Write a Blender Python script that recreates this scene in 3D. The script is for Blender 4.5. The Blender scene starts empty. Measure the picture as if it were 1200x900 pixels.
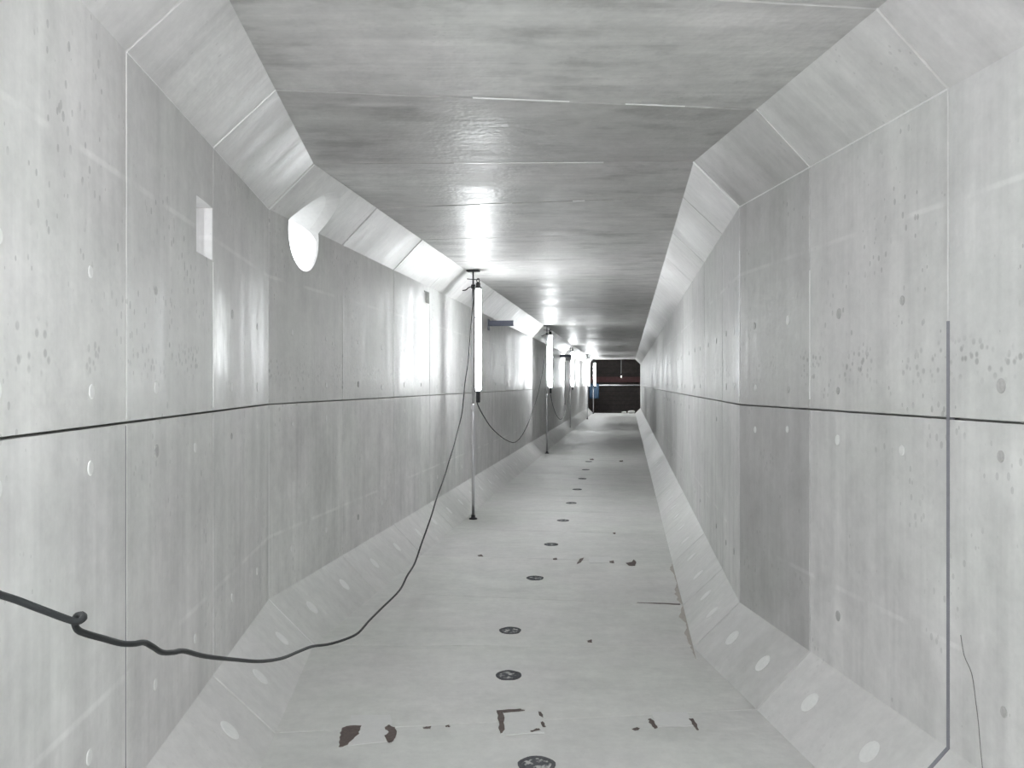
import bpy, bmesh, math, random
from mathutils import Vector, Matrix

random.seed(7)
scene = bpy.context.scene
col = scene.collection

# ------------------------------------------------------------------ camera, sky, exposure
CAM_Z = 1.627
FPX = 900.0                      # focal length in pixels of the 1200 x 900 frame
cam_d = bpy.data.cameras.new('camera')
cam_d.sensor_width = 36.0
cam_d.lens = FPX / 1200.0 * 36.0
cam_d.clip_start = 0.02
cam = bpy.data.objects.new('camera', cam_d)
cam.location = (0, 0, CAM_Z)
cam.rotation_euler = (math.radians(90), 0, 0)
col.objects.link(cam)
scene.camera = cam

world = bpy.data.worlds.new('overcast_sky')
scene.world = world
world.use_nodes = True
bg = world.node_tree.nodes['Background']
bg.inputs['Color'].default_value = (0.93, 0.96, 1.0, 1)
bg.inputs['Strength'].default_value = 3.1

vs = scene.view_settings
vs.view_transform = 'Standard'
vs.look = 'None'
vs.gamma = 1.0
vs.use_curve_mapping = False
vs.exposure = 0.0
LAMP = 70.0                      # radiance of the lit tubes far down the culvert
LAMP_1 = 80.0                    # radiance of the first tube in view
LAMP_NEAR = 127.0                # radiance of the tube beside the viewer
LAMP_FILL = 26.0                # radiance of the added fill tubes behind the viewer
LAMP_END = 150.0                 # radiance of the last tube, at the shaft

scene.cycles.max_bounces = 6
scene.cycles.diffuse_bounces = 6
scene.cycles.glossy_bounces = 2
scene.cycles.use_adaptive_sampling = True
scene.cycles.adaptive_threshold = 0.12
scene.cycles.adaptive_min_samples = 16
scene.cycles.use_denoising = True
scene.cycles.sample_clamp_indirect = 8.0

# ------------------------------------------------------------------ plan of the culvert
W, H, HC = 2.90, 3.00, 0.28      # clear width, clear height, haunch leg
A1 = math.atan(0.111)            # first straight heads left of the view axis
A2 = math.atan(0.151)            # second straight heads right of it
C0 = Vector((-0.058, 4.77))      # bend, on the centre line
KM = math.tan((A1 + A2) / 2)     # mitre at the bend


class Straight:
    def __init__(self, ang):
        self.d = Vector((math.sin(ang), math.cos(ang)))
        self.n = Vector((math.cos(ang), -math.sin(ang)))

    def pt(self, u, s, z):
        p = C0 + self.n * u + self.d * s
        return Vector((p.x, p.y, z))


S1, S2 = Straight(-A1), Straight(A2)
PITCH = 1.345
S_END = 2.40 + 27 * PITCH
# a ring is (s0, k): s = s0 + k * u
RINGS1 = [(-17.0, 0), (-12.7, 0), (-8.4, 0), (-4.18, 0), (-3.14, 0), (-2.10, 0), (-1.066, 0), (0.0, -KM)]
RINGS2 = [(0.0, KM), (1.062, 0)] + [(2.40 + PITCH * i, 0) for i in range(28)]


def ring_pt(S, ring, u, z):
    return S.pt(u, ring[0] + ring[1] * u, z)


hw = W / 2
PROF = {                         # inner profile corners: (u, z, outward mitre offset)
    'fl': (-hw + HC, 0.0), 'fr': (hw - HC, 0.0),
    'wlb': (-hw, HC), 'wrb': (hw, HC),
    'wlm': (-hw, H / 2), 'wrm': (hw, H / 2),
    'wlt': (-hw, H - HC), 'wrt': (hw, H - HC),
    'cl': (-hw + HC, H), 'cr': (hw - HC, H),
}
T8 = math.tan(math.radians(22.5))
OFF = {
    'fl': (-T8, -1), 'fr': (T8, -1), 'wlb': (-1, -T8), 'wrb': (1, -T8), 'wlm': (-1, 0), 'wrm': (1, 0),
    'wlt': (-1, T8), 'wrt': (1, T8), 'cl': (-T8, 1), 'cr': (T8, 1),
}


def px_floor(x, y):
    Y = FPX * CAM_Z / (y - 450.0)
    return Vector(((x - 600.0) / FPX * Y, Y, 0.0))


def px_at(x, y, Y):
    return Vector(((x - 600.0) / FPX * Y, Y, CAM_Z + (450.0 - y) / FPX * Y))


# ------------------------------------------------------------------ helpers
def mesh_obj(name, verts, faces, mat, parent=None, smooth=False):
    me = bpy.data.meshes.new(name)
    me.from_pydata([tuple(v) for v in verts], [], faces)
    bm = bmesh.new(); bm.from_mesh(me)
    bmesh.ops.recalc_face_normals(bm, faces=bm.faces)
    bm.to_mesh(me); bm.free()
    if smooth:
        for p in me.polygons:
            p.use_smooth = True
    o = bpy.data.objects.new(name, me)
    me.materials.append(mat)
    col.objects.link(o)
    if parent:
        o.parent = parent
    return o


def bm_obj(name, bm, mat, parent=None, smooth=False):
    bmesh.ops.recalc_face_normals(bm, faces=bm.faces)
    me = bpy.data.meshes.new(name)
    bm.to_mesh(me); bm.free()
    if smooth:
        for p in me.polygons:
            p.use_smooth = True
    me.materials.append(mat)
    o = bpy.data.objects.new(name, me)
    col.objects.link(o)
    if parent:
        o.parent = parent
    return o


def tag(o, label=None, cat=None, group=None, kind=None):
    if label: o['label'] = label
    if cat: o['category'] = cat
    if group: o['group'] = group
    if kind: o['kind'] = kind
    return o


def empty(name, loc, rz=0.0):
    e = bpy.data.objects.new(name, None)
    e.location = loc
    e.rotation_euler = (0, 0, rz)
    e.empty_display_size = 0.1
    col.objects.link(e)
    return e


def bm_box(bm, c, size, bevel=0.0, rot=None):
    m = Matrix.Translation(Vector(c))
    if rot is not None:
        m = m @ rot
    m = m @ Matrix.Diagonal((size[0], size[1], size[2], 1))
    r = bmesh.ops.create_cube(bm, size=1.0, matrix=m)
    if bevel > 0:
        es = list({e for v in r['verts'] for e in v.link_edges})
        bmesh.ops.bevel(bm, geom=es, offset=bevel, segments=2, affect='EDGES', profile=0.5)


def bm_lathe(bm, prof, cx=0.0, cy=0.0, n=16, frame=None):
    """revolve (r, z) pairs round a vertical axis (or the axis of frame)"""
    rings = []
    for r, z in prof:
        ring = []
        for i in range(n):
            a = 2 * math.pi * i / n
            p = Vector((cx + r * math.cos(a), cy + r * math.sin(a), z))
            if frame is not None:
                p = frame @ p
            ring.append(bm.verts.new(p))
        rings.append(ring)
    for a, b in zip(rings, rings[1:]):
        for i in range(n):
            j = (i + 1) % n
            bm.faces.new((a[i], a[j], b[j], b[i]))
    bm.faces.new(list(reversed(rings[0])))
    bm.faces.new(rings[-1])


def smooth_path(pts, sub=8):
    out = []
    n = len(pts)
    for i in range(n - 1):
        p0, p1, p2, p3 = pts[max(i - 1, 0)], pts[i], pts[i + 1], pts[min(i + 2, n - 1)]
        for k in range(sub):
            t = k / sub
            out.append(0.5 * ((2 * p1) + (p2 - p0) * t + (2 * p0 - 5 * p1 + 4 * p2 - p3) * t * t
                              + (3 * p1 - p0 - 3 * p2 + p3) * t ** 3))
    out.append(pts[-1].copy())
    return out


def bm_tube(bm, path, r, n=8):
    rings = []
    t_prev = None
    nrm = None
    for i, p in enumerate(path):
        t = (path[min(i + 1, len(path) - 1)] - path[max(i - 1, 0)])
        if t.length < 1e-7:
            t = t_prev.copy()
        t.normalize()
        if nrm is None:
            nrm = t.orthogonal().normalized()
        else:
            nrm = (nrm - t * nrm.dot(t)).normalized()
        b = t.cross(nrm)
        rings.append([bm.verts.new(p + (nrm * math.cos(2 * math.pi * k / n) + b * math.sin(2 * math.pi * k / n)) * r)
                      for k in range(n)])
        t_prev = t
    for a, b in zip(rings, rings[1:]):
        for k in range(n):
            j = (k + 1) % n
            bm.faces.new((a[k], a[j], b[j], b[k]))
    bm.faces.new(list(reversed(rings[0])))
    bm.faces.new(rings[-1])


# ------------------------------------------------------------------ materials
def new_mat(name):
    m = bpy.data.materials.new(name)
    m.use_nodes = True
    nt = m.node_tree
    return m, nt, nt.nodes['Principled BSDF']


class NB:
    """small node builder"""
    def __init__(self, nt):
        self.nt = nt

    def n(self, kind, **kw):
        nd = self.nt.nodes.new(kind)
        for k, v in kw.items():
            setattr(nd, k, v)
        return nd

    def link(self, a, b):
        self.nt.links.new(a, b)

    def val(self, sock, v):
        if hasattr(v, 'is_output') or hasattr(v, 'links'):
            self.nt.links.new(v, sock)
        else:
            sock.default_value = v

    def math(self, op, a, b=0.0, c=0.0, clamp=False):
        nd = self.n('ShaderNodeMath', operation=op, use_clamp=clamp)
        self.val(nd.inputs[0], a); self.val(nd.inputs[1], b); self.val(nd.inputs[2], c)
        return nd.outputs[0]

    def noise(self, vec, scale, detail=3.0, rough=0.55):
        nd = self.n('ShaderNodeTexNoise')
        self.link(vec, nd.inputs['Vector'])
        nd.inputs['Scale'].default_value = scale
        nd.inputs['Detail'].default_value = detail
        nd.inputs['Roughness'].default_value = rough
        return nd.outputs['Fac']

    def mapping(self, vec, scale, loc=(0, 0, 0)):
        nd = self.n('ShaderNodeMapping')
        self.link(vec, nd.inputs['Vector'])
        nd.inputs['Scale'].default_value = scale
        nd.inputs['Location'].default_value = loc
        return nd.outputs[0]

    def ramp(self, fac, lo, hi, a=0.0, b=1.0):
        nd = self.n('ShaderNodeMapRange', interpolation_type='SMOOTHSTEP')
        self.val(nd.inputs['Value'], fac)
        nd.inputs['From Min'].default_value = lo
        nd.inputs['From Max'].default_value = hi
        nd.inputs['To Min'].default_value = a
        nd.inputs['To Max'].default_value = b
        return nd.outputs[0]

    def mix(self, fac, c1, c2, blend='MIX'):
        nd = self.n('ShaderNodeMix', data_type='RGBA', blend_type=blend)
        self.val(nd.inputs[0], fac)
        for i, c in ((6, c1), (7, c2)):
            if isinstance(c, tuple):
                nd.inputs[i].default_value = (*c, 1) if len(c) == 3 else c
            else:
                self.link(c, nd.inputs[i])
        return nd.outputs[2]


def concrete(name, base, rough=(0.30, 0.52), streak=0.10, pores=0.35, mottle=0.10, lines=False, bloom=False,
             spec=0.5, pore_row=False, blot=0.0, bump=0.12):
    m, nt, bsdf = new_mat(name)
    b = NB(nt)
    co = b.n('ShaderNodeTexCoord').outputs['Object']
    oi = b.n('ShaderNodeObjectInfo')
    sep = b.n('ShaderNodeSeparateXYZ'); b.link(co, sep.inputs[0])
    zc, yc = sep.outputs[2], sep.outputs[1]
    big = b.noise(co, 1.3, 3.0, 0.6)
    mid = b.noise(co, 5.0, 3.0, 0.6)
    stv = b.mapping(co, (0.5, 9.0, 0.5))
    st = b.noise(stv, 1.0, 3.0, 0.6)
    stf = b.noise(b.mapping(co, (1.2, 42.0, 1.2), (3, 1, 5)), 1.0, 2.0, 0.5)
    # brightness factor
    f = b.math('ADD', 1.0, b.math('MULTIPLY', b.math('SUBTRACT', big, 0.5), mottle * 2.9))
    f = b.math('ADD', f, b.math('MULTIPLY', b.math('SUBTRACT', mid, 0.5), mottle * 1.8))
    f = b.math('ADD', f, b.math('MULTIPLY', b.math('SUBTRACT', st, 0.5), streak * 2.4))
    f = b.math('ADD', f, b.math('MULTIPLY', b.math('SUBTRACT', stf, 0.5), streak * 0.45))
    f = b.math('ADD', f, b.math('MULTIPLY', b.math('SUBTRACT', oi.outputs['Random'], 0.5), 0.06))
    # cloudy patches and speckle
    f = b.math('ADD', f, b.math('MULTIPLY', b.math('SUBTRACT', b.noise(co, 17.0, 3.0, 0.75), 0.5), 0.24))
    f = b.math('ADD', f, b.math('MULTIPLY', b.math('SUBTRACT', b.noise(b.mapping(co, (1, 1.6, 0.8), (4, 9, 2)), 3.2, 3.0, 0.65), 0.5), mottle * 2.3))
    # air-bubble pores
    vo = b.n('ShaderNodeTexVoronoi'); b.link(b.mapping(co, (1, 1, 0.55)), vo.inputs['Vector'])
    vo.inputs['Scale'].default_value = 30.0
    dens = b.ramp(b.noise(co, 2.1, 2.0), 0.42, 0.64, 0.04, 0.24)
    pore = b.math('LESS_THAN', vo.outputs['Distance'], dens)
    if pore_row:
        # row of darker voids a little above the mid-height joint
        row = b.math('MULTIPLY', b.ramp(zc, 1.60, 1.71, 0, 1), b.ramp(zc, 1.74, 1.82, 1, 0))
        v2 = b.n('ShaderNodeTexVoronoi'); b.link(b.mapping(co, (1, 1, 0.8), (2, 3, 1)), v2.inputs['Vector'])
        v2.inputs['Scale'].default_value = 34.0
        rn = b.math('MULTIPLY', b.ramp(v2.outputs['Distance'], 0.20, 0.42, 1, 0), b.ramp(b.noise(co, 4.0, 2.0), 0.42, 0.58))
        pr = b.math('MULTIPLY', row, rn)
        f = b.math('SUBTRACT', f, b.math('MULTIPLY', pr, 0.30))
    f = b.math('SUBTRACT', f, b.math('MULTIPLY', b.math('MULTIPLY', pore, b.ramp(mid, 0.4, 0.6)), pores * 0.48))
    if blot:
        bl = b.ramp(b.noise(b.mapping(co, (0.9, 2.2, 0.9), (7, 2, 1)), 1.6, 5.0, 0.65), 0.50, 0.66)
        f = b.math('SUBTRACT', f, b.math('MULTIPLY', bl, blot))
    if lines:
        # faint pale lines left by the form boards
        for z0 in (0.67, 2.30):
            d = b.math('ABSOLUTE', b.math('SUBTRACT', zc, z0))
            ln = b.math('MULTIPLY', b.ramp(d, 0.004, 0.016, 1, 0), b.ramp(b.noise(co, 2.6, 2.0), 0.42, 0.60))
            f = b.math('ADD', f, b.math('MULTIPLY', ln, 0.13))
    hue = b.ramp(b.noise(co, 0.9, 2.0), 0.35, 0.65)
    tint = b.mix(hue, (0.995, 1.0, 0.985), (1.012, 0.995, 1.0))
    cc = b.mix(1.0, base, tint, 'MULTIPLY')
    cc = b.mix(1.0, cc, oi.outputs['Color'], 'MULTIPLY')     # casting's own grey, plus brightness painted in round the bend
    fm = b.n('ShaderNodeVectorMath', operation='SCALE')
    b.link(cc, fm.inputs[0]); b.link(b.math('MAXIMUM', f, 0.1), fm.inputs['Scale'])
    colour = fm.outputs[0]
    rg = b.ramp(b.math('ADD', b.math('MULTIPLY', big, 0.5), b.math('MULTIPLY', st, 0.5)), 0.36, 0.64, rough[0], rough[1])
    if bloom:
        # lime bloom that ran down from the joints
        edge = b.noise(b.mapping(co, (1, 24, 2.0)), 1.0, 4.0, 0.65)
        top = b.ramp(b.math('ADD', zc, b.math('MULTIPLY', edge, 0.30)), 2.10, 2.28, 1, 0)
        bot = b.ramp(b.math('SUBTRACT', zc, b.math('MULTIPLY', edge, 0.34)), 1.47, 1.60, 0, 1)
        l1 = b.math('MULTIPLY', b.ramp(yc, 3.50, 3.54, 0, 1),
                    b.ramp(b.math('ADD', yc, b.math('MULTIPLY', b.noise(b.mapping(co, (1, 1, 5)), 1.0), 0.12)), 3.90, 3.94, 1, 0))
        l2 = b.math('MULTIPLY', b.ramp(yc, 4.53, 4.60, 0, 1), b.ramp(edge, 0.48, 0.62))
        k = b.math('MULTIPLY', b.math('MULTIPLY', top, bot), b.math('MAXIMUM', l1, b.math('MULTIPLY', l2, 0.7)))
        k = b.math('MULTIPLY', k, b.ramp(b.noise(b.mapping(co, (4, 40, 9)), 1.0, 4.0), 0.36, 0.56, 0.45, 1.0))
        colour = b.mix(k, colour, (0.88, 0.88, 0.87))
        rg = b.math('SUBTRACT', rg, b.math('MULTIPLY', k, 0.08))
    b.link(colour, bsdf.inputs['Base Color'])
    b.link(rg, bsdf.inputs['Roughness'])
    bsdf.inputs['Specular IOR Level'].default_value = spec
    bp = b.n('ShaderNodeBump')
    bp.inputs['Strength'].default_value = bump
    bp.inputs['Distance'].default_value = 0.01
    hgt = b.math('ADD', b.math('MULTIPLY', stf, 0.6), b.noise(co, 26.0, 1.0))
    b.link(hgt, bp.inputs['Height'])
    b.link(bp.outputs[0], bsdf.inputs['Normal'])
    return m


def plain(name, c, rough=0.5, metal=0.0, var=0.12, scale=25.0, bump=0.0, spec=0.5):
    m, nt, bsdf = new_mat(name)
    b = NB(nt)
    co = b.n('ShaderNodeTexCoord').outputs['Object']
    nz = b.noise(co, scale, 3.0)
    f = b.math('ADD', 1.0 - var, b.math('MULTIPLY', nz, 2 * var))
    sc = b.n('ShaderNodeVectorMath', operation='SCALE')
    sc.inputs[0].default_value = c
    b.link(f, sc.inputs['Scale'])
    b.link(sc.outputs[0], bsdf.inputs['Base Color'])
    bsdf.inputs['Roughness'].default_value = rough
    bsdf.inputs['Metallic'].default_value = metal
    bsdf.inputs['Specular IOR Level'].default_value = spec
    if bump:
        bp = b.n('ShaderNodeBump'); bp.inputs['Strength'].default_value = bump
        bp.inputs['Distance'].default_value = 0.01
        b.link(nz, bp.inputs['Height']); b.link(bp.outputs[0], bsdf.inputs['Normal'])
    return m


def glow(name, c, strength):
    m, nt, bsdf = new_mat(name)
    bsdf.inputs['Base Color'].default_value = (0.9, 0.9, 0.9, 1)
    bsdf.inputs['Emission Color'].default_value = (*c, 1)
    bsdf.inputs['Emission Strength'].default_value = strength
    return m


M = {
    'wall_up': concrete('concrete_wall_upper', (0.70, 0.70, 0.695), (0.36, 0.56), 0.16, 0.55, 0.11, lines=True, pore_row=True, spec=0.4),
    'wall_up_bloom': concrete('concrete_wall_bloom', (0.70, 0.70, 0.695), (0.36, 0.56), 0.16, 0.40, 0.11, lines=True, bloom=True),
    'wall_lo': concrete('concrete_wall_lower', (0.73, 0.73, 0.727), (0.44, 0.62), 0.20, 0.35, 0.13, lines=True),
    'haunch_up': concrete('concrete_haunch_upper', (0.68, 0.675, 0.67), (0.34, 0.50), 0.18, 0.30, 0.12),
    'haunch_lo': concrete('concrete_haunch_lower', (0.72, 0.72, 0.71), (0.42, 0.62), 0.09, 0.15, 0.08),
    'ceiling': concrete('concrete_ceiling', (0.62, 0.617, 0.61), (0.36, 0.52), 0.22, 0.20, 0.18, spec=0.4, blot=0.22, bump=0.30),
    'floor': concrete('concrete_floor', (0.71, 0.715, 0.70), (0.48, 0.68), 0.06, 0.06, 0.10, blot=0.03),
    'core': concrete('concrete_core', (0.70, 0.70, 0.695), (0.6, 0.8), 0.05, 0.2, 0.08),
    'plug_pale': plain('grout_pale', (0.86, 0.86, 0.85), 0.5, 0, 0.08, 60),
    'plug_dark': plain('grout_dark', (0.50, 0.495, 0.49), 0.6, 0, 0.30, 90),
    'mortar': plain('mortar_patch', (0.77, 0.77, 0.76), 0.75, 0, 0.06, 30),
    'stain': plain('brown_stain', (0.15, 0.12, 0.11), 0.7, 0, 0.45, 60, spec=0.2),
    'grime': plain('brown_grime', (0.50, 0.465, 0.43), 0.7, 0, 0.25, 30),
    'sealant': plain('grey_blue_sealant', (0.27, 0.27, 0.30), 0.5, 0, 0.15, 40),
    'bead': plain('white_mortar_bead', (0.90, 0.90, 0.89), 0.30, 0, 0.04, 40),
    'crack': plain('crack_line', (0.22, 0.215, 0.21), 0.8),
    'socket': plain('socket_rim', (0.12, 0.122, 0.13), 0.85, 0, 0.5, 70, spec=0.15),
    'cable': plain('cable_rubber', (0.022, 0.024, 0.025), 0.5, 0, 0.35, 60, spec=0.3),
    'alu': plain('aluminium_pole', (0.70, 0.69, 0.71), 0.30, 1.0, 0.06, 20),
    'dark_steel': plain('dark_steel', (0.055, 0.055, 0.06), 0.45, 0.6, 0.2, 30),
    'black': plain('black_plastic', (0.020, 0.020, 0.023), 0.45, 0, 0.15, 30),
    'bracket': plain('blue_grey_steel', (0.12, 0.13, 0.17), 0.45, 0.3, 0.15, 30),
    'white_housing': plain('white_housing', (0.72, 0.73, 0.74), 0.45, 0, 0.04, 20),
    'tube': glow('lit_tube', (0.95, 0.985, 1.0), LAMP),
    'tube_1': glow('lit_tube_1', (0.95, 0.985, 1.0), LAMP_1),
    'tube_near': glow('lit_tube_near', (0.95, 0.985, 1.0), LAMP_NEAR),
    'tube_end': glow('lit_tube_end', (0.95, 0.985, 1.0), LAMP_END),
    'tube_fill': glow('lit_tube_fill', (0.95, 0.985, 1.0), LAMP_FILL),
    'bulb': glow('dim_bulb', (1.0, 0.93, 0.85), 0.6),
    'board': plain('soiled_timber', (0.20, 0.175, 0.165), 0.8, 0, 0.35, 6, 0.3),
    'rust': plain('rusty_steel', (0.36, 0.20, 0.20), 0.7, 0.1, 0.3, 8),
    'soil': plain('dark_soil', (0.14, 0.13, 0.13), 0.9, 0, 0.3, 4, 0.4),
    'rail': plain('white_pipe', (0.80, 0.80, 0.80), 0.4, 0, 0.05, 10),
    'blue': plain('blue_sheet', (0.025, 0.06, 0.11), 0.6, 0, 0.2, 12, 0.3),
    'bag': plain('pale_sack', (0.62, 0.62, 0.60), 0.8, 0, 0.1, 30, 0.3),
}


def socket_cap_mat():
    m, nt, bsdf = new_mat('socket_cap')
    b = NB(nt)
    co = b.n('ShaderNodeTexCoord').outputs['Object']
    k = b.ramp(b.noise(co, 28.0, 3.0, 0.6), 0.49, 0.62)
    b.link(b.mix(k, (0.12, 0.125, 0.135), (0.55, 0.55, 0.54)), bsdf.inputs['Base Color'])
    bsdf.inputs['Roughness'].default_value = 0.85
    bsdf.inputs['Specular IOR Level'].default_value = 0.15
    return m


M['socket_cap'] = socket_cap_mat()

# ------------------------------------------------------------------ the culvert shell
PT = 0.06                        # thickness of the facing panels
BT = 0.30                        # outer face of the shell


def prof_pt(S, s, key, depth, slide=0.0):
    """point on profile corner key at chainage function s(u), pushed outward by depth; slide moves along z (walls)"""
    u, z = PROF[key]
    ou, oz = OFF[key]
    uu = u + ou * depth
    zz = z + oz * depth + slide
    return S.pt(uu, s[0] + s[1] * uu + s[2], zz)


def panel(name, S, r0, r1, ka, kb, mat, parent, gap=0.0015, bev=0.005, mida=0.0, midb=0.0, depth0=0.0):
    """one facing panel between rings r0, r1 and profile corners ka, kb"""
    verts, faces = [], []

    def loop(g, d):
        a0, a1 = (r0[0], r0[1], g), (r1[0], r1[1], -g)
        return [prof_pt(S, a0, ka, d, mida), prof_pt(S, a1, ka, d, mida),
                prof_pt(S, a1, kb, d, midb), prof_pt(S, a0, kb, d, midb)]
    L = [loop(gap + bev, depth0), loop(gap, depth0 + bev), loop(gap, PT)]
    for l in L:
        verts += l
    faces.append((0, 1, 2, 3))
    for k in (0, 4):
        for i in range(4):
            j = (i + 1) % 4
            faces.append((k + i, k + j, k + 4 + j, k + 4 + i))
    faces.append((11, 10, 9, 8))
    return mesh_obj(name, verts, faces, mat, parent)


def core(name, keys, label):
    """the concrete behind the panels: from the back of the panels to the outer face, both straights"""
    verts, faces = [], []
    ends = [(S1, RINGS1[0], RINGS1[-1]), (S2, RINGS2[0], RINGS2[-1])]
    for S, r0, r1 in ends:
        k0 = len(verts)
        ka, kb = keys
        for r in (r0, r1):
            for key, d in ((ka, PT), (kb, PT), (kb, BT), (ka, BT)):
                verts.append(prof_pt(S, (r[0], r[1], 0), key, d))
        a = [k0 + i for i in range(8)]
        faces += [(a[0], a[1], a[2], a[3]), (a[7], a[6], a[5], a[4])]
        for i in range(4):
            j = (i + 1) % 4
            faces.append((a[i], a[4 + i], a[4 + j], a[j]))
    o = mesh_obj(name, verts, faces, M['core'])
    return tag(o, label, kind='structure')


floor = core('floor', ('fl', 'fr'), 'pale grey concrete floor of the box culvert')
ceiling = core('ceiling', ('cl', 'cr'), 'mottled grey concrete ceiling of the box culvert')
wall_left = core('wall_left', ('wlb', 'wlt'), 'left concrete wall of the box culvert with two holes')
wall_right = core('wall_right', ('wrb', 'wrt'), 'right concrete wall of the box culvert')
trim_1 = core('trim_1', ('wlt', 'cl'), 'sloped concrete haunch between left wall and ceiling')
trim_2 = core('trim_2', ('wrt', 'cr'), 'sloped concrete haunch between right wall and ceiling')
trim_3 = core('trim_3', ('wlb', 'fl'), 'sloped concrete haunch between left wall and floor')
trim_4 = core('trim_4', ('wrb', 'fr'), 'sloped concrete haunch between right wall and floor')

SEG = [(S1, RINGS1[i], RINGS1[i + 1], 1) for i in range(len(RINGS1) - 1)] + \
      [(S2, RINGS2[i], RINGS2[i + 1], 2) for i in range(len(RINGS2) - 1)]
MG = 0.0045                       # half of the joint at mid height
PAN = {}
for i, (S, r0, r1, sec) in enumerate(SEG):
    bl = (sec == 1 and i == 6)   # the segment just before the bend carries the lime bloom
    jig = lambda: random.uniform(0.0, 0.003)
    bv = 0.010 if i in (6, 7, 8) else 0.005
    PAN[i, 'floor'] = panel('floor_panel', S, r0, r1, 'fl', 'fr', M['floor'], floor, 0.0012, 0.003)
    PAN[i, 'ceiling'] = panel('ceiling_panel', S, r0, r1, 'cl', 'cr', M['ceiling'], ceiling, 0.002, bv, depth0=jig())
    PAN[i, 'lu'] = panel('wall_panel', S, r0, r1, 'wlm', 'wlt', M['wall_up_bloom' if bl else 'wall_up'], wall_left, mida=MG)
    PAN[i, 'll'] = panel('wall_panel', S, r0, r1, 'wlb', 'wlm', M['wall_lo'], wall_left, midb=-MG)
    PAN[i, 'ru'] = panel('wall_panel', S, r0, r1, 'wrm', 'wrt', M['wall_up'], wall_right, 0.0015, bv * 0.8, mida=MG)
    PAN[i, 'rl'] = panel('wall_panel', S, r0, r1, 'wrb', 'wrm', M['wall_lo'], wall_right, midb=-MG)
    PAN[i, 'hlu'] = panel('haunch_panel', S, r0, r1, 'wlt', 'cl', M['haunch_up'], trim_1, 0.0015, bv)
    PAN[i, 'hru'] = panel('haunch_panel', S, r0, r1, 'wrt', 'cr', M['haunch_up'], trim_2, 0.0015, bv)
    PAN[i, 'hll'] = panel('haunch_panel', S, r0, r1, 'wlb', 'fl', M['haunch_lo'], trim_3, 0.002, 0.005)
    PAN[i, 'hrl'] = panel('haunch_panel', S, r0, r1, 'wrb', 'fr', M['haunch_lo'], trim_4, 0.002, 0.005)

# casting tones: darker pour before the bend; paler ones stand in for missing light
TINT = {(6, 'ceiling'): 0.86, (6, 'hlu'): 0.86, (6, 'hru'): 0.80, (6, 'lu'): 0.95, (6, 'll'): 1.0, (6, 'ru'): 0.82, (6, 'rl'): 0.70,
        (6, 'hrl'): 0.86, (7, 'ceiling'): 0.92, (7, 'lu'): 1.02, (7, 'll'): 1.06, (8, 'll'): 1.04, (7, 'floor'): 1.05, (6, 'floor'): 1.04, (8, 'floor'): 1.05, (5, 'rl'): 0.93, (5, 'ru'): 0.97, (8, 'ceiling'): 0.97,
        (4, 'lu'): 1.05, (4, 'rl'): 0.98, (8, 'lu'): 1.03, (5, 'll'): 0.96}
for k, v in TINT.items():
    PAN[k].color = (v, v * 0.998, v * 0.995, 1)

# ---- the holes: a round pipe hole through wall and haunch, a square box-out, two blind pockets
def cut(objs, bm):
    bmesh.ops.recalc_face_normals(bm, faces=bm.faces)
    me = bpy.data.meshes.new('cutter'); bm.to_mesh(me); bm.free()
    c = bpy.data.objects.new('cutter', me); col.objects.link(c)
    for o in objs:
        md = o.modifiers.new('cut', 'BOOLEAN')
        md.operation = 'DIFFERENCE'; md.solver = 'EXACT'; md.object = c
        dg = bpy.context.evaluated_depsgraph_get()
        dg.update()
        ne = bpy.data.meshes.new_from_object(o.evaluated_get(dg))
        o.modifiers.remove(md)
        o.data = ne
    bpy.data.objects.remove(c)
    bpy.data.meshes.remove(me)


def loc2(u, s, z):
    return S2.pt(u, s, z)


I_CD = 7                         # first segment after the bend
I_AB, I_BC = 5, 6
hole_c = (-hw, 0.343, 2.660)
hole_d = Vector((-1, -0.141, -0.182)).normalized()
cdir = (loc2(*(Vector(hole_c) + hole_d)) - loc2(*hole_c)).normalized()
bm = bmesh.new()
fr = cdir.to_track_quat('Z', 'Y').to_matrix().to_4x4()
bm_lathe(bm, [(0.248, -0.6), (0.248, 0.9)], n=64, frame=Matrix.Translation(loc2(*hole_c)) @ fr)
cut([PAN[I_CD, 'lu'], PAN[I_CD, 'hlu'], wall_left, trim_1], bm)
# the outer face is cut back at a slant where the pipe leaves the shell
bm = bmesh.new()
vs_ = []
P = [(u, s, z) for u in (-2.3, -1.464) for s in (0.30, 0.85) for z in (2.25, 3.05)]
for p in P:
    vs_.append(bm.verts.new(p))
for f in ((0, 1, 3, 2), (4, 6, 7, 5), (0, 4, 5, 1), (2, 3, 7, 6), (0, 2, 6, 4), (1, 5, 7, 3)):
    bm.faces.new([vs_[i] for i in f])
pn = Vector((1, -1.324, 0.322)).normalized()
pc = Vector((-1.395 - 0.322 * 2.66 + 1.324 * 0.5, 0.5, 2.66))
r = bmesh.ops.bisect_plane(bm, geom=list(bm.verts) + list(bm.edges) + list(bm.faces), plane_co=pc, plane_no=pn, clear_outer=True)
bmesh.ops.holes_fill(bm, edges=bm.edges[:], sides=0)
for v in bm.verts:
    v.co = loc2(*v.co)
cut([PAN[I_CD, 'lu'], PAN[I_CD, 'hlu'], wall_left, trim_1], bm)


def box_cut(S, u0, u1, s0, s1, z0, z1):
    bm = bmesh.new()
    vs_ = [bm.verts.new(S.pt(u, s, z)) for u in (u0, u1) for s in (s0, s1) for z in (z0, z1)]
    for f in ((0, 1, 3, 2), (4, 6, 7, 5), (0, 4, 5, 1), (2, 3, 7, 6), (0, 2, 6, 4), (1, 5, 7, 3)):
        bm.faces.new([vs_[i] for i in f])
    return bm


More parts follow.
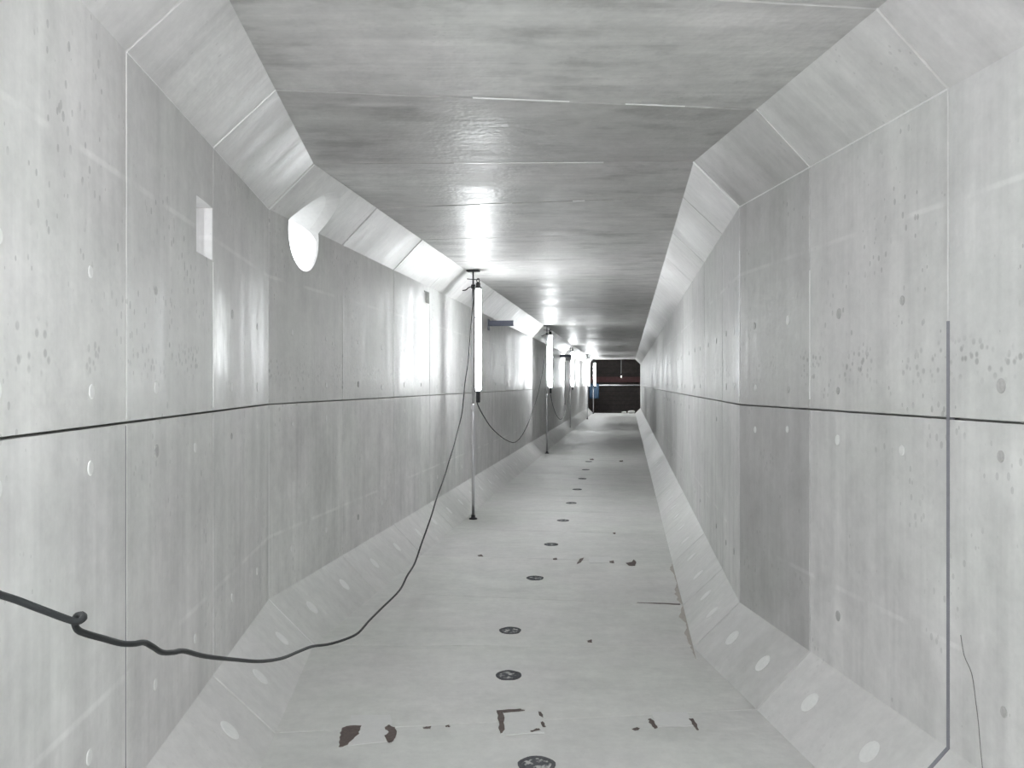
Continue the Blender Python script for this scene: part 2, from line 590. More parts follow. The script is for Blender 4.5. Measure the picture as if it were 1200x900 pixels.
cut([PAN[I_CD, 'lu'], wall_left], box_cut(S2, -2.3, -1.466, 0.02, 0.80, 2.34, 2.625))
cut([PAN[I_AB, 'lu'], wall_left], box_cut(S1, -2.0, -1.3, -1.066 - 0.262, -1.066 - 0.014, 2.195, 2.437))
# shallow blind pockets further in
cut([PAN[9, 'lu']], box_cut(S2, -1.49, -1.3, 3.50, 3.73, 2.53, 2.66))


# ---- plugs in the walls and haunches
def disc_mesh(name, r, h, n=14, squash=1.0):
    bm = bmesh.new()
    bm_lathe(bm, [(r, -0.002), (r, h * 0.5), (r * 0.86, h)], n=n)
    bmesh.ops.recalc_face_normals(bm, faces=bm.faces)
    me = bpy.data.meshes.new(name); bm.to_mesh(me); bm.free()
    return me


ME = {}
for k in ('pale', 'dark'):
    for nm, r in (('wall', 0.018), ('haunch', 0.042)):
        me = disc_mesh('tie_plug', r, 0.003)
        me.materials.append(M['plug_' + k])
        ME[nm, k] = me


def place_disc(me, name, S, u, s, z, nu, nz, parent, sx=1.0, sy=1.0):
    o = bpy.data.objects.new(name, me)
    p = S.pt(u, s, z)
    nrm = Vector((S.n.x * nu, S.n.y * nu, nz)).normalized()
    zax = nrm
    yax = Vector((S.d.x, S.d.y, 0)); xax = yax.cross(zax).normalized(); yax = zax.cross(xax)
    m = Matrix((xax, yax, zax)).transposed().to_4x4()
    o.matrix_world = Matrix.Translation(p) @ m @ Matrix.Diagonal((sx, sy, 1, 1))
    col.objects.link(o)
    o.parent = parent
    return o


for i, (S, r0, r1, sec) in enumerate(SEG):
    if i < 4 or i > 14:
        continue
    for side, u in (('l', -hw), ('r', hw)):
        sa = r0[0] + r0[1] * u
        sb = r1[0] + r1[1] * u
        for fr_ in (0.27, 0.74):
            s = sa + (sb - sa) * fr_
            for z in (1.97, 1.61, 1.37, 0.53):
                if random.random() < 0.14:
                    continue
                up = z > 1.5
                pr = 0.45 if side == 'r' else 0.08
                if up:
                    pr = 0.75 if side == 'r' else 0.4
                k = 'dark' if random.random() < pr else 'pale'
                q = random.uniform(0.75, 1.2)
                place_disc(ME['wall', k], 'tie_plug', S, u, s + random.uniform(-0.01, 0.01), z + random.uniform(-0.015, 0.015),
                           -1 if u > 0 else 1, 0, PAN[i, side + ('u' if up else 'l')], q * 1.25, q)
            su = u * (1 - HC / 2 / hw)
            place_disc(ME['haunch', 'pale'], 'lifting_plug', S, su, s, HC / 2, -1 if u > 0 else 1, 1,
                       PAN[i, 'h' + side + 'l'], 1.25, 1.0)


# ---- floor: grout sockets, mortar patches, stains
bmr = bmesh.new()
for a in range(24):
    pass
n = 24
ro = []
for r, z in ((0.072, -0.001), (0.072, 0.003), (0.056, 0.004), (0.056, -0.001)):
    ro.append([bmr.verts.new((r * (1 + 0.05 * math.sin(5 * 2 * math.pi * i / n)) * math.cos(2 * math.pi * i / n),
                              r * math.sin(2 * math.pi * i / n), z)) for i in range(n)])
for a, b_ in zip(ro, ro[1:] + ro[:1]):
    for i in range(n):
        j = (i + 1) % n
        bmr.faces.new((a[i], a[j], b_[j], b_[i]))
bmesh.ops.recalc_face_normals(bmr, faces=bmr.faces)
me_ring = bpy.data.meshes.new('socket_rim'); bmr.to_mesh(me_ring); bmr.free()
me_ring.materials.append(M['socket'])
me_cap = disc_mesh('socket_cap', 0.057, 0.0022, 20)
me_cap.materials.append(M['socket_cap'])


def seg_of(p):
    q = Vector((p.x, p.y)) - C0
    for i, (S, r0, r1, sec) in enumerate(SEG):
        u, s = q.dot(S.n), q.dot(S.d)
        if r0[0] + r0[1] * u <= s < r1[0] + r1[1] * u:
            return i
    return len(SEG) - 1


SOCK = [(629, 897), (596, 791.5), (598, 739), (627, 677.5), (646, 638), (660, 610), (669.5, 589.5), (676.5, 573.5), (682.5, 561), (686.5, 550.5), (690, 541)]
for i, (x, y) in enumerate(SOCK):
    p = px_floor(x, y)
    o = bpy.data.objects.new('socket_rim', me_ring)
    o.location = p; o.rotation_euler = (0, 0, i * 1.3)
    k = 1.12 if i == 0 else 1.0
    o.scale = (k, k, 1)
    col.objects.link(o); o.parent = PAN[seg_of(p), 'floor']
    # the cap sits inside the rim: same panel, one piece deeper would be a fourth level
    c = bpy.data.objects.new('socket_cap', me_cap)
    c.location = p; c.rotation_euler = (0, 0, i * 2.1); c.scale = (k, k, 1)
    col.objects.link(c); c.parent = o.parent


def flat_piece(name, pts, h, mat, parent, jitter=0.0, sub=1):
    """flat irregular piece on the floor, pts are floor positions; h is its thickness"""
    P = []
    n = len(pts)
    for i in range(n):
        a, b_ = pts[i], pts[(i + 1) % n]
        for k in range(sub):
            q = a.lerp(b_, k / sub)
            if jitter:
                q = q + Vector((random.uniform(-jitter, jitter), random.uniform(-jitter, jitter), 0))
            P.append(q)
    m_ = len(P)
    verts = [p + Vector((0, 0, h)) for p in P] + [p + Vector((0, 0, -0.001)) for p in P]
    faces = [tuple(range(m_)), tuple(range(2 * m_ - 1, m_ - 1, -1))]
    for i in range(m_):
        j = (i + 1) % m_
        faces.append((i, j, m_ + j, m_ + i))
    return mesh_obj(name, verts, faces, mat, parent)


def on_floor(pp):
    return [px_floor(*p) for p in pp]


for pp in ([(588, 836), (633, 833), (637, 859), (587, 862)], [(412, 839), (458, 838), (462, 868), (408, 874)],
           [(764, 835), (805, 835), (813, 851), (770, 852)], [(690, 653), (716, 653), (717, 660), (690, 660)]):
    flat_piece('mortar_patch', on_floor(pp), 0.0025, M['mortar'], floor, 0.004, 4)
STAINS = [
    [(400, 855), (408, 851), (424, 851), (420, 861), (406, 873), (397, 876), (399, 864)],
    [(450, 853), (456, 850), (462, 853), (466, 857), (461, 868), (455, 871), (450, 864), (455, 858)],
    [(583, 834), (590, 836), (591, 848), (590, 858), (586, 860), (585, 850)],
    [(583, 833), (610, 831), (614, 833), (590, 836)],
    [(631, 834), (634, 835), (637, 841), (633, 840)], [(633, 847), (636, 846), (639, 852), (635, 852)],
    [(622, 857), (632, 854), (634, 856), (623, 859)],
    [(760, 843), (764, 843), (771, 852), (768, 854), (763, 850)], [(808, 843), (813, 843), (820, 856), (815, 855)],
    [(741, 855), (746, 853), (749, 854), (746, 856)], [(496, 853), (504, 852), (505, 854), (497, 854)],
    [(523, 851), (526, 850), (527, 852), (523, 852)],
    [(734, 660), (740, 659), (743, 656), (746, 659), (744, 663), (737, 663)], [(714, 658), (719, 657), (720, 660), (715, 660)],
    [(676, 661), (680, 655), (684, 654), (681, 659)], [(688, 751), (694, 750), (693, 753), (689, 753)],
    [(648, 655), (652, 654), (653, 656), (649, 656)], [(560, 651), (564, 650), (566, 652), (561, 652)],
    [(718, 625), (721, 624), (721, 626)], [(747, 706.6), (770, 706.8), (797, 708), (797, 708.9), (770, 707.5)],
    [(726, 540), (730, 539.6), (730, 541), (726, 541)], [(691, 538), (695, 537.6), (696, 539), (692, 539)],
]
for pp in STAINS:
    p = on_floor(pp)
    flat_piece('stain', p, 0.0034, M['stain'], floor, 0.005 if p[0].y < 5 else 0.004, 4)

# brown grime in the corner between floor and right haunch
for s0, s1 in ((-0.05, 0.55), (0.5, 1.06), (1.09, 1.7), (1.7, 2.38)):
    pts = []
    k = 25
    for i in range(k):
        s = s0 + (s1 - s0) * i / (k - 1)
        pts.append(S2.pt(hw - HC - 0.002, s, 0))
    wd = 0.02
    for i in reversed(range(k)):
        s = s0 + (s1 - s0) * i / (k - 1)
        wd = min(0.045, max(0.006, wd + random.uniform(-0.009, 0.009)))
        pts.append(S2.pt(hw - HC - 0.004 - wd * min(1.0, 4 * i / k + 0.1, 4 * (k - 1 - i) / k + 0.1), s, 0))
    flat_piece('grime', pts, 0.0015, M['grime'], floor, 0.0, 1)

# dark sealant in the near joint of the right wall
bm = bmesh.new()
rA = RINGS1[5]
def strip(bm, pts_u_z, wd, proud):
    for (u0, z0, iu, iz), (u1, z1, ju, jz) in zip(pts_u_z, pts_u_z[1:]):
        vs_ = []
        for (u, z, nu, nz) in ((u0, z0, iu, iz), (u1, z1, ju, jz)):
            for ds in (-wd / 2, wd / 2):
                for d in (-0.02, proud):
                    vs_.append(bm.verts.new(S1.pt(u + nu * d, rA[0] + ds, z + nz * d)))
        a = vs_
        for f in ((0, 1, 3, 2), (4, 6, 7, 5), (0, 4, 5, 1), (2, 3, 7, 6), (0, 2, 6, 4), (1, 5, 7, 3)):
            bm.faces.new([a[i] for i in f])
strip(bm, [(hw, 1.86, -1, 0), (hw, HC, -1, 0.4)], 0.017, 0.0015)
bm_obj('joint_sealant', bm, M['sealant'], wall_right)
bm = bmesh.new()
strip(bm, [(hw, HC, -1, 0.4), (hw - HC, 0, -0.4, 1)], 0.017, 0.0015)
bm_obj('joint_sealant', bm, M['sealant'], trim_4)
bm = bmesh.new()
strip(bm, [(-hw, 1.49, 1, 0), (-hw, HC, 1, 0.4)], 0.009, -0.001)
bm_obj('joint_sealant', bm, M['sealant'], wall_left)

# pale beads of mortar left in the joints round the bend
def bead(S, ring, a, b_, wd, parent, proud=0.003, ds=0.0):
    bm = bmesh.new()
    vs_ = []
    for (u, z, nu, nz) in (a, b_):
        s_ = ring[0] + ring[1] * u + ds
        for e_, d in ((-wd / 2, -0.015), (-wd * 0.3, proud), (wd * 0.3, proud), (wd / 2, -0.015)):
            vs_.append(bm.verts.new(S.pt(u + nu * d, s_ + e_, z + nz * d)))
    for f in ((0, 1, 2, 3), (7, 6, 5, 4), (0, 4, 5, 1), (1, 5, 6, 2), (2, 6, 7, 3), (3, 7, 4, 0)):
        bm.faces.new([vs_[i] for i in f])
    return bm_obj('mortar_bead', bm, M['bead'], parent)


Q = math.sqrt(0.5)
hl_a, hl_b = (-hw, H - HC, Q, -Q), (-hw + HC, H, Q, -Q)
hr_a, hr_b = (hw, H - HC, -Q, -Q), (hw - HC, H, -Q, -Q)
rB, rC, rD, rE = RINGS1[6], RINGS2[0], RINGS2[1], RINGS2[2]
bead(S1, rB, hl_a, hl_b, 0.014, trim_1)
bead(S2, rC, hl_a, hl_b, 0.022, trim_1, 0.007)
bead(S2, rE, hl_a, hl_b, 0.022, trim_1, 0.006)
bead(S1, rB, hr_a, hr_b, 0.007, trim_2, 0.001)
bead(S2, rC, hr_a, hr_b, 0.020, trim_2, 0.005)
bead(S1, rB, (-0.25, H, 0, -1), (0.22, H, 0, -1), 0.016, ceiling)
bead(S1, rB, (0.50, H, 0, -1), (0.80, H, 0, -1), 0.012, ceiling)
bead(S2, rC, (-0.30, H, 0, -1), (0.62, H, 0, -1), 0.016, ceiling)
bead(S2, rD, (-0.35, H, 0, -1), (-0.10, H, 0, -1), 0.018, ceiling)
bead(S2, rD, (0.36, H, 0, -1), (0.45, H, 0, -1), 0.016, ceiling)
bead(S1, rB, (-hw, 1.52, 1, 0), (-hw, 2.19, 1, 0), 0.010, wall_left, 0.002)
bead(S2, rC, (hw, 1.55, -1, 0), (hw, 2.45, -1, 0), 0.012, wall_right)
bead(S1, rB, (hw, 1.55, -1, 0), (hw, 2.20, -1, 0), 0.008, wall_right, 0.002)
bead(S2, rC, (-hw, 0.30, 1, 0), (-hw, 1.47, 1, 0), 0.012, wall_left, 0.002)
bead(S2, rC, (-hw, HC, Q, Q), (-hw + HC, 0, Q, Q), 0.014, trim_3, 0.002)
bead(S2, rE, (-hw, 1.55, 1, 0), (-hw, 2.20, 1, 0), 0.012, wall_left, 0.002)

# pale arris where wall and upper haunch meet
def arris(S, r0, r1, u, z, parent, wd):
    sg = -1 if u > 0 else 1
    bm = bmesh.new()
    bm_tube(bm, [S.pt(u + sg * 0.0005, r0[0] + r0[1] * u + 0.006, z), S.pt(u + sg * 0.0005, r1[0] + r1[1] * u - 0.006, z)], wd, 6)
    return bm_obj('pale_arris', bm, M['plug_pale'], parent)


for ra, rb in ((RINGS1[5], RINGS1[6]), (RINGS1[6], RINGS1[7])):
    arris(S1, ra, rb, hw, H - HC, trim_2, 0.0042)
    arris(S1, ra, rb, -hw, H - HC, trim_1, 0.0022)

# hairline crack low on the right wall
def on_right(x, y):
    # meet the view ray with the right wall plane of the first straight
    r = Vector(((x - 600) / FPX, 1.0))
    t = (hw + C0.dot(S1.n)) / r.dot(S1.n)
    return Vector((r.x * t, t, CAM_Z + (450 - y) / FPX * t))
bm = bmesh.new()
bm_tube(bm, smooth_path([on_right(*p) for p in ((1126, 744), (1130, 768), (1139, 790), (1144, 825), (1147, 850), (1149, 875), (1152, 905))], 4), 0.0018, 4)
bm_obj('crack', bm, M['crack'], PAN[4, 'rl'])

# ---- end wall behind the viewer, where the culvert is closed off
bm = bmesh.new()
c = S1.pt(0, -17.06, 1.5)
bm_box(bm, c, (3.6, 0.1, 3.7), 0, Matrix.Rotation(A1, 4, 'Z'))
tag(bm_obj('wall_back', bm, M['core']), 'concrete end wall closing the culvert behind the viewer', kind='structure')


# ------------------------------------------------------------------ lamps on tension poles
def make_lamp(S, u, s, label, shield, side=0.052, fwd=0.0, tube='tube'):
    base = S.pt(u, s, 0)
    yaw = math.atan2(S.n.y, S.n.x)
    L = empty('pole_lamp', base, yaw)
    tag(L, label, 'lamp', 'tube lamps on floor to ceiling poles')
    bm = bmesh.new(); bm_lathe(bm, [(0.050, 0.0), (0.050, 0.012), (0.026, 0.02), (0.024, 0.05)], n=16)
    bm_obj('foot_plate', bm, M['dark_steel'], L, True)
    bm = bmesh.new(); bm_lathe(bm, [(0.019, 0.04), (0.019, 1.34)], n=14)
    bm_obj('pole', bm, M['alu'], L, True)
    bm = bmesh.new(); bm_lathe(bm, [(0.0155, 1.30), (0.0155, 2.83)], n=14)
    bm_obj('inner_pole', bm, M['alu'], L, True)
    bm = bmesh.new(); bm_lathe(bm, [(0.023, 1.30), (0.026, 1.31), (0.026, 1.37), (0.021, 1.385)], n=14)
    bm_obj('pole_collar', bm, M['alu'], L, True)
    bm = bmesh.new(); bm_lathe(bm, [(0.010, 2.82), (0.010, 2.985)], n=10)
    bm_obj('jack_screw', bm, M['dark_steel'], L, True)
    bm = bmesh.new()
    bm_tube(bm, [Vector((-0.075, 0, 2.893)), Vector((0.075, 0, 2.880))], 0.006, 8)
    bm_obj('jack_handle', bm, M['dark_steel'], L, True)
    bm = bmesh.new(); bm_box(bm, (0, 0, 2.990), (0.15, 0.10, 0.018), 0.003)
    bm_obj('top_plate', bm, M['dark_steel'], L)
    # clamp with lever at the top
    cl = None
    bm = bmesh.new(); bm_lathe(bm, [(0.022, 2.775), (0.027, 2.785), (0.027, 2.815), (0.022, 2.825)], n=12)
    cl = bm_obj('clamp', bm, M['black'], L, True)
    bm = bmesh.new()
    bm_tube(bm, smooth_path([Vector((-0.02, 0, 2.80)), Vector((-0.06, -0.005, 2.785)), Vector((-0.085, -0.01, 2.76)), Vector((-0.13, -0.01, 2.755))], 4), 0.006, 6)
    bm_obj('clamp_lever', bm, M['black'], cl, True)
    # lit tube
    tx, ty = side, fwd
    bm = bmesh.new()
    prof = [(0.012, 1.545), (0.026, 1.55), (0.036, 1.565), (0.039, 1.59), (0.039, 2.735), (0.036, 2.76), (0.026, 2.775), (0.012, 2.78)]
    bm_lathe(bm, prof, tx, ty, n=12)
    bm_obj('lit_tube', bm, M[tube], L, True)
    bm = bmesh.new()
    bm_lathe(bm, [(0.040, 2.772), (0.041, 2.79), (0.028, 2.80), (0.028, 2.84), (0.018, 2.85)], tx, ty, n=12)
    top = bm_obj('tube_cap', bm, M['black'], L, True)
    bm = bmesh.new()
    ring = [Vector((tx + 0.018 * math.cos(a), ty, 2.872 + 0.024 * math.sin(a))) for a in [2 * math.pi * i / 12 - math.pi / 2 for i in range(12)]]
    bm_tube(bm, ring + [ring[0]], 0.006, 6)
    bm_obj('hanging_loop', bm, M['black'], top, True)
    bm = bmesh.new(); bm_box(bm, (tx, ty, 1.475), (0.046, 0.046, 0.14), 0.008)
    bm_obj('driver_box', bm, M['black'], L)
    for z in (1.60, 2.70):
        bm = bmesh.new(); bm_box(bm, (tx * 0.25, ty * 0.25, z), (max(abs(tx) * 0.5, 0.03), 0.022, 0.02), 0.003)
        bm_obj('tube_clip', bm, M['black'], L)
    if shield:
        # curved white reflector behind the tube: centre direction and half width in degrees
        a0, hwid = shield
        bm = bmesh.new()
        rows = []
        for zz in (1.53, 2.80):
            for rr in (0.041, 0.0435):
                rows.append([bm.verts.new((tx + rr * math.cos(math.radians(a0 + hwid * (i / 6 - 1))),
                                           ty + rr * math.sin(math.radians(a0 + hwid * (i / 6 - 1))), zz)) for i in range(13)])
        i0, o0, i1, o1 = rows
        for i in range(12):
            bm.faces.new((i0[i], i0[i + 1], i1[i + 1], i1[i]))
            bm.faces.new((o0[i], o1[i], o1[i + 1], o0[i + 1]))
            bm.faces.new((i0[i], o0[i], o0[i + 1], i0[i + 1]))
            bm.faces.new((i1[i], i1[i + 1], o1[i + 1], o1[i]))
        for k in (0, 12):
            bm.faces.new((i0[k], i1[k], o1[k], o0[k]))
        bm_obj('reflector', bm, M['white_housing'], L, True)
    return L


def us_of(S, x, Y):
    q = Vector(((x - 600) / FPX * Y, Y)) - C0
    return q.dot(S.n), q.dot(S.d)


make_lamp(S2, *us_of(S2, 554.5, 9.25), 'nearest lit tube lamp on a tall silver pole by the left wall', (180, 54), 0.061, tube='tube_1')
make_lamp(S2, *us_of(S2, 641.0, 18.0), 'second lit tube lamp from the front, on a pole by the left wall', (90, 90), 0.085)
make_lamp(S2, *us_of(S2, 668.3, 27.2), 'third lit tube lamp from the front, far down the left wall', (90, 90), 0.08)
make_lamp(S2, *us_of(S2, 688.3, 35.5), 'left of the two adjoining far lit tube lamps near the dark end', (90, 90), 0.08)
make_lamp(S2, *us_of(S2, 695.3, 42.0), 'right of the two adjoining far lit tube lamps, in front of the dark end', False, 0.08, tube='tube_end')
make_lamp(S1, -1.06, -4.35, 'lit tube lamp on a pole beside the viewer by the left wall', False, tube='tube_near')
make_lamp(S1, 1.00, -6.90, 'added fill tube lamp on a pole, unseen behind the viewer by the right wall', False, -0.052, tube='tube_fill')  # out of view, put in to brighten the near end
make_lamp(S1, -1.05, -13.6, 'added fill tube lamp on a pole, unseen far behind the viewer', False, tube='tube_fill')  # second unseen lamp, added for fill from behind


# ------------------------------------------------------------------ cables
def cable(name, pts, r, label, sub=8):
    bm = bmesh.new()
    bm_tube(bm, smooth_path(pts, sub), r, 8)
    o = bm_obj(name, bm, M['cable'], None, True)
    return tag(o, label, 'cable', 'lamp cables')


lp0 = S1.pt(-1.06, -4.35, 1.41) + Vector((0.05, 0, 0))
c1 = [lp0, lp0 + Vector((-0.05, 0.10, -0.10)), px_at(-130, 662, 0.98)]
for x, y, Y in ((0, 697, 1.20), (45, 713, 1.25), (80, 726, 1.29), (92, 728, 1.30), (98, 724, 1.31), (96, 720.5, 1.33), (90, 722, 1.34),
                (87.5, 729, 1.33), (91, 738, 1.34), (102, 743, 1.36), (120, 748, 1.40), (142, 754, 1.46), (157, 754.5, 1.50),
                (169, 753, 1.54), (179, 758, 1.58), (190, 764.5, 1.63), (203, 764.5, 1.69), (216, 763, 1.76), (240, 769, 1.93), (275, 773, 2.25),
                (305, 775, 2.5), (330, 771.5, 2.8), (350, 763.5, 3.05), (366, 757.5, 3.25), (385, 755, 3.45), (405, 749, 3.7),
                (420, 741.5, 3.9), (432, 728, 4.15), (447, 713, 4.4), (468, 692, 4.8), (477, 675, 5.05), (486, 660, 5.3), (494, 637, 5.6),
                (505, 606, 6.0), (512, 583, 6.4), (521, 558, 6.9), (526, 541, 7.2), (531, 525, 7.5), (536, 506, 7.9), (541, 486, 8.2),
                (543.5, 464, 8.45), (545, 448, 8.65), (549, 420, 8.95), (552, 380, 9.18), (556, 343, 9.25), (558, 337, 9.26)):
    c1.append(px_at(x, y, Y))
cable('lamp_cable', c1, 0.006, 'black cable with a small curl sagging from the left edge up to the nearest lamp', 6)
c2 = [px_at(x, y, Y) for x, y, Y in ((558.6, 470, 9.25), (561, 477, 9.5), (567, 488, 10.0), (575, 500, 10.7), (584, 509, 11.6), (594, 516, 12.7),
                                     (604, 518, 13.9), (613, 508, 15.1), (622, 488, 16.3), (632, 455, 17.3), (639, 415, 17.85), (644.5, 385, 18.0))]
cable('lamp_cable', c2, 0.007, 'thin dark cable sagging between the first and the second lamp', 6)
c3 = [px_at(x, y, Y) for x, y, Y in ((645.2, 462, 18.0), (648, 476, 18.6), (653, 488, 20), (658, 491, 22), (663, 482, 24.5), (667.5, 455, 26.6), (670.5, 407, 27.2))]
cable('lamp_cable', c3, 0.007, 'thin dark cable sagging between the second and the third lamp', 6)


# ------------------------------------------------------------------ steel brackets on the left wall
def bracket(s, z, length, label, box):
    e = empty('wall_bracket', S2.pt(-hw, s, z), math.atan2(S2.n.y, S2.n.x))
    tag(e, label, 'bracket', 'steel brackets high on the left wall')
    bm = bmesh.new()
    bm_box(bm, (length / 2, 0, 0.038), (length, 0.08, 0.008), 0.001)
    bm_box(bm, (length / 2, -0.036, 0.0), (length, 0.008, 0.075), 0.001)
    bm_box(bm, (length / 2, 0, -0.038), (length, 0.08, 0.008), 0.001)
    bm_obj('arm', bm, M['bracket'], e)
    bm = bmesh.new(); bm_box(bm, (0.006, 0, -0.02), (0.012, 0.14, 0.18), 0.002)
    bm_obj('wall_plate', bm, M['bracket'], e)
    if box:
        bm = bmesh.new(); bm_box(bm, (length * 0.68, 0, -0.10), (length * 0.45, 0.10, 0.11), 0.004)
        bx = bm_obj('junction_box', bm, M['white_housing'], e)
        bm = bmesh.new(); bm_lathe(bm, [(0.018, -1.6), (0.018, -0.2)], length * 0.42, 0, 8)
        bm_obj('conduit', bm, M['alu'], bx, True)


qa = us_of(S2, 573, 12.35)
bracket(qa[1], 2.60, 0.41, 'blue-grey steel bracket arm on the left wall just past the nearest lamp', False)
qb = us_of(S2, 656, 25.3)
bracket(qb[1], 2.55, 0.40, 'far steel bracket with a small box and conduit by the third lamp', True)

# ------------------------------------------------------------------ the dark shaft beyond the far end
SE = S_END
def sbox(name, u0, u1, s0, s1, z0, z1, mat, parent=None, bev=0.0):
    bm = bmesh.new()
    p = S2.pt((u0 + u1) / 2, (s0 + s1) / 2, (z0 + z1) / 2)
    bm_box(bm, p, (u1 - u0, s1 - s0, z1 - z0), bev, Matrix.Rotation(-A2, 4, 'Z'))
    return bm_obj(name, bm, mat, parent)


tag(sbox('shaft_floor', -5, 5, SE, SE + 6.3, -0.6, -0.30, M['soil']), 'dark soil floor of the shaft beyond the culvert end', kind='structure')
tag(sbox('shaft_ceiling', -5, 5, SE, SE + 6.3, 5.0, 5.3, M['soil']), 'dark cover over the shaft beyond the culvert end', kind='structure')
tag(sbox('shaft_wall_left', -5.3, -5, SE - 0.3, SE + 6.3, -0.6, 5.3, M['soil']), 'dark left wall of the shaft beyond the culvert end', kind='structure')
tag(sbox('shaft_wall_right', 5, 5.3, SE - 0.3, SE + 6.3, -0.6, 5.3, M['soil']), 'dark right wall of the shaft beyond the culvert end', kind='structure')
wf = tag(sbox('wall_far', -5.3, 5.3, SE + 6.0, SE + 6.3, -0.6, 5.3, M['soil']), 'far shaft wall of dark horizontal timber boards', kind='structure')
# the shaft wall round the culvert mouth
for nm, b in (('shaft_wall_front', (-5.3, -hw - 0.28, -0.6, 5.3)), ('shaft_wall_front', (hw + 0.28, 5.3, -0.6, 5.3)),
              ('shaft_wall_front', (-hw - 0.3, hw + 0.3, H + 0.28, 5.3)), ('shaft_wall_front', (-hw - 0.3, hw + 0.3, -0.6, -0.28))):
    tag(sbox(nm, b[0], b[1], SE - 0.3, SE - 0.001, b[2], b[3], M['soil']), 'dark shaft wall around the culvert mouth', kind='structure')
z = -0.28
i = 0
while z < 4.6:
    hgt = 0.29
    sbox('plank', -4.9, 4.9, SE + 5.90 - random.uniform(0, 0.03), SE + 6.0, z, z + hgt - 0.02, M['board'], wf, 0.006)
    z += hgt
    i += 1


def h_beam(u0, u1, s, z, h, mat, label):
    e = empty('waler_beam', S2.pt((u0 + u1) / 2, s, z))
    tag(e, label, 'beam', 'steel beams across the shaft')
    for nm, a in (('flange', (s - 0.15, s + 0.15, z, z + 0.02)), ('flange', (s - 0.15, s + 0.15, z + h - 0.02, z + h)), ('web', (s - 0.01, s + 0.01, z + 0.02, z + h - 0.02))):
        o = sbox(nm, u0, u1, a[0], a[1], a[2], a[3], mat, None)
        o.parent = e
        o.matrix_parent_inverse = e.matrix_basis.inverted()
    for k in range(6):
        uu = u0 + (u1 - u0) * (k + 0.5) / 6
        o = sbox('stiffener', uu - 0.006, uu + 0.006, s - 0.14, s - 0.012, z + 0.02, z + h - 0.02, mat, None)
        o.parent = e
        o.matrix_parent_inverse = e.matrix_basis.inverted()


h_beam(-4.8, 4.8, SE + 5.6, 1.72, 0.36, M['rust'], 'rusty red steel beam across the dark shaft, behind the white rail')
h_beam(-4.8, 4.8, SE + 5.6, 2.75, 0.32, M['board'], 'dark steel beam high across the shaft above the rusty one')
# white rail across the mouth
rail = empty('guard_rail', S2.pt(0, SE + 0.9, -0.3))
tag(rail, 'white pipe guard rail across the dark culvert end', 'railing')
def rail_part(nm, pts, r):
    bm = bmesh.new(); bm_tube(bm, pts, r, 8)
    o = bm_obj(nm, bm, M['rail'], rail, True)
    o.matrix_parent_inverse = rail.matrix_basis.inverted()
rail_part('rail_pipe', [S2.pt(-2.2, SE + 0.9, 1.56), S2.pt(2.2, SE + 0.9, 1.56)], 0.036)
for u in (-2.1, 2.1):
    rail_part('post', [S2.pt(u, SE + 0.9, -0.3), S2.pt(u, SE + 0.9, 1.6)], 0.03)
# bulb on a cord
pb = px_at(728, 441.5, 44.6)
e = empty('hanging_bulb', pb)
tag(e, 'small pale bulb hanging on a cord in the dark shaft', 'lamp')
bm = bmesh.new(); bm_lathe(bm, [(0.02, -0.07), (0.045, -0.05), (0.058, -0.01), (0.045, 0.04), (0.03, 0.08)], n=12)
bm_obj('bulb', bm, M['bulb'], e, True)
bm = bmesh.new(); bm_lathe(bm, [(0.035, 0.08), (0.035, 0.16), (0.012, 0.18)], n=10)
bm_obj('bulb_socket', bm, M['dark_steel'], e, True)
bm = bmesh.new(); bm_lathe(bm, [(0.012, 0.17), (0.012, 5.0 - pb.z)], n=6)
bm_obj('cord', bm, M['rail'], e, True)

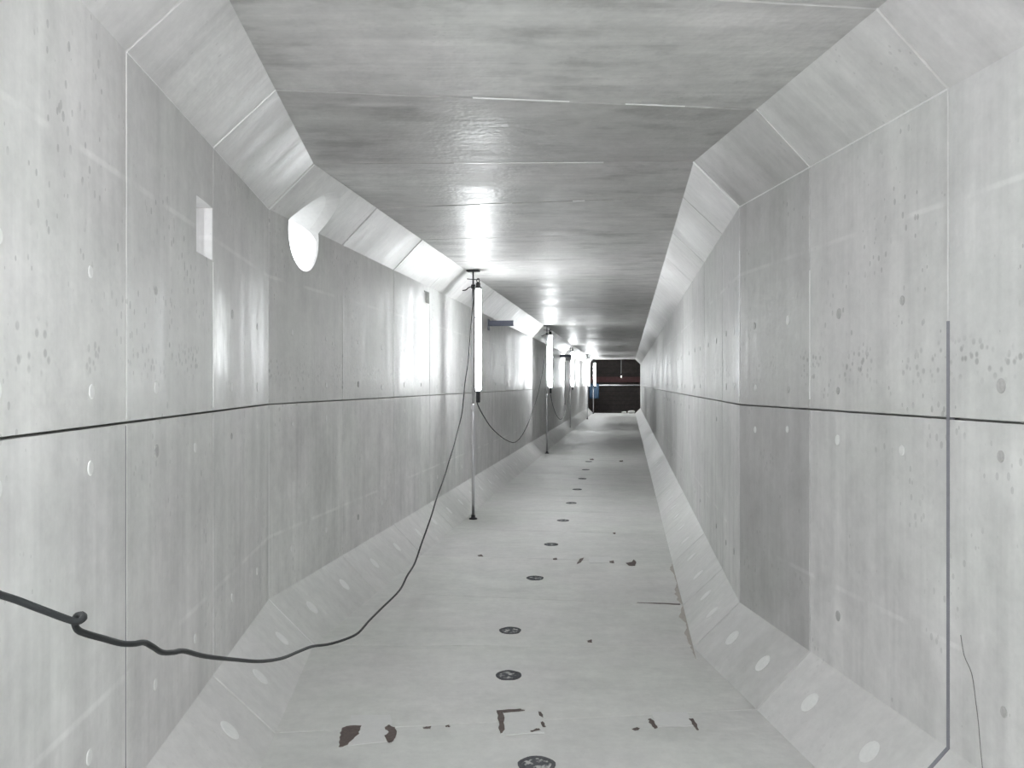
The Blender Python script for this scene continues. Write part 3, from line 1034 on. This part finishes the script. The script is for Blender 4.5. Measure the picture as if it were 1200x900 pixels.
# blue sheet draped over the left end of the rail
bm = bmesh.new()
TH = 0.012
prof = []
for zz in [0.78 + 0.1 * i for i in range(8)]:
    prof.append((-0.062, zz))
for a in range(0, 181, 30):
    prof.append((-0.06 * math.cos(math.radians(a)), 1.57 + 0.055 * math.sin(math.radians(a))))
for zz in [1.48 - 0.1 * i for i in range(6)]:
    prof.append((0.062, zz))
rows = []
for side in (0, 1):
    for i in range(13):
        u = -1.42 + 0.55 * i / 12
        row = []
        for ds, zz in prof:
            amp = 0.05 * max(0.0, 1.50 - zz)
            off = amp * math.sin(i * 1.7) + side * (TH if ds < 0.05 else -TH) * -1
            row.append(bm.verts.new(S2.pt(u, SE + 0.9 + ds * (1 + 0.0 * side) + (off if abs(ds) > 0.055 else 0) + 0.0, zz + (TH * side if abs(ds) <= 0.055 else 0))))
        rows.append(row)
n_, m_ = 13, len(prof)
for sd in (0, 1):
    R = rows[sd * n_:(sd + 1) * n_]
    for i in range(n_ - 1):
        for j in range(m_ - 1):
            bm.faces.new((R[i][j], R[i + 1][j], R[i + 1][j + 1], R[i][j + 1]))
A_, B_ = rows[:n_], rows[n_:]
for i in range(n_ - 1):
    for j in (0, m_ - 1):
        bm.faces.new((A_[i][j], A_[i + 1][j], B_[i + 1][j], B_[i][j]))
for j in range(m_ - 1):
    for i in (0, n_ - 1):
        bm.faces.new((A_[i][j], A_[i][j + 1], B_[i][j + 1], B_[i][j]))
blue = bm_obj('blue_sheet', bm, M['blue'], None, True)
tag(blue, 'blue plastic sheet draped over the left end of the white rail', 'sheet')


def sack(u, s, z, L, label):
    bm = bmesh.new()
    bmesh.ops.create_uvsphere(bm, u_segments=16, v_segments=10, radius=1.0)
    for v in bm.verts:
        c = v.co
        e_ = 0.55
        c.x = math.copysign(abs(c.x) ** e_, c.x) * L / 2
        c.y = math.copysign(abs(c.y) ** e_, c.y) * L * 0.32
        c.z = math.copysign(abs(c.z) ** 0.8, c.z) * L * 0.2 + L * 0.2 + 0.01 * math.sin(9 * c.x)
        c.x *= 1 + random.uniform(-0.03, 0.03)
        q = S2.pt(u + c.x, s + c.y, z + c.z)
        v.co = q
    o = bm_obj('sandbag', bm, M['bag'], None, True)
    tag(o, label, 'sandbag', 'sandbags at the dark end')


sack(hw - HC - 0.22, SE - 0.35, 0.0, 0.40, 'pale sandbag on the floor at the right corner of the dark end')
sack(0.55, SE - 0.3, 0.0, 0.26, 'small pale sandbag on the floor at the middle of the dark end')
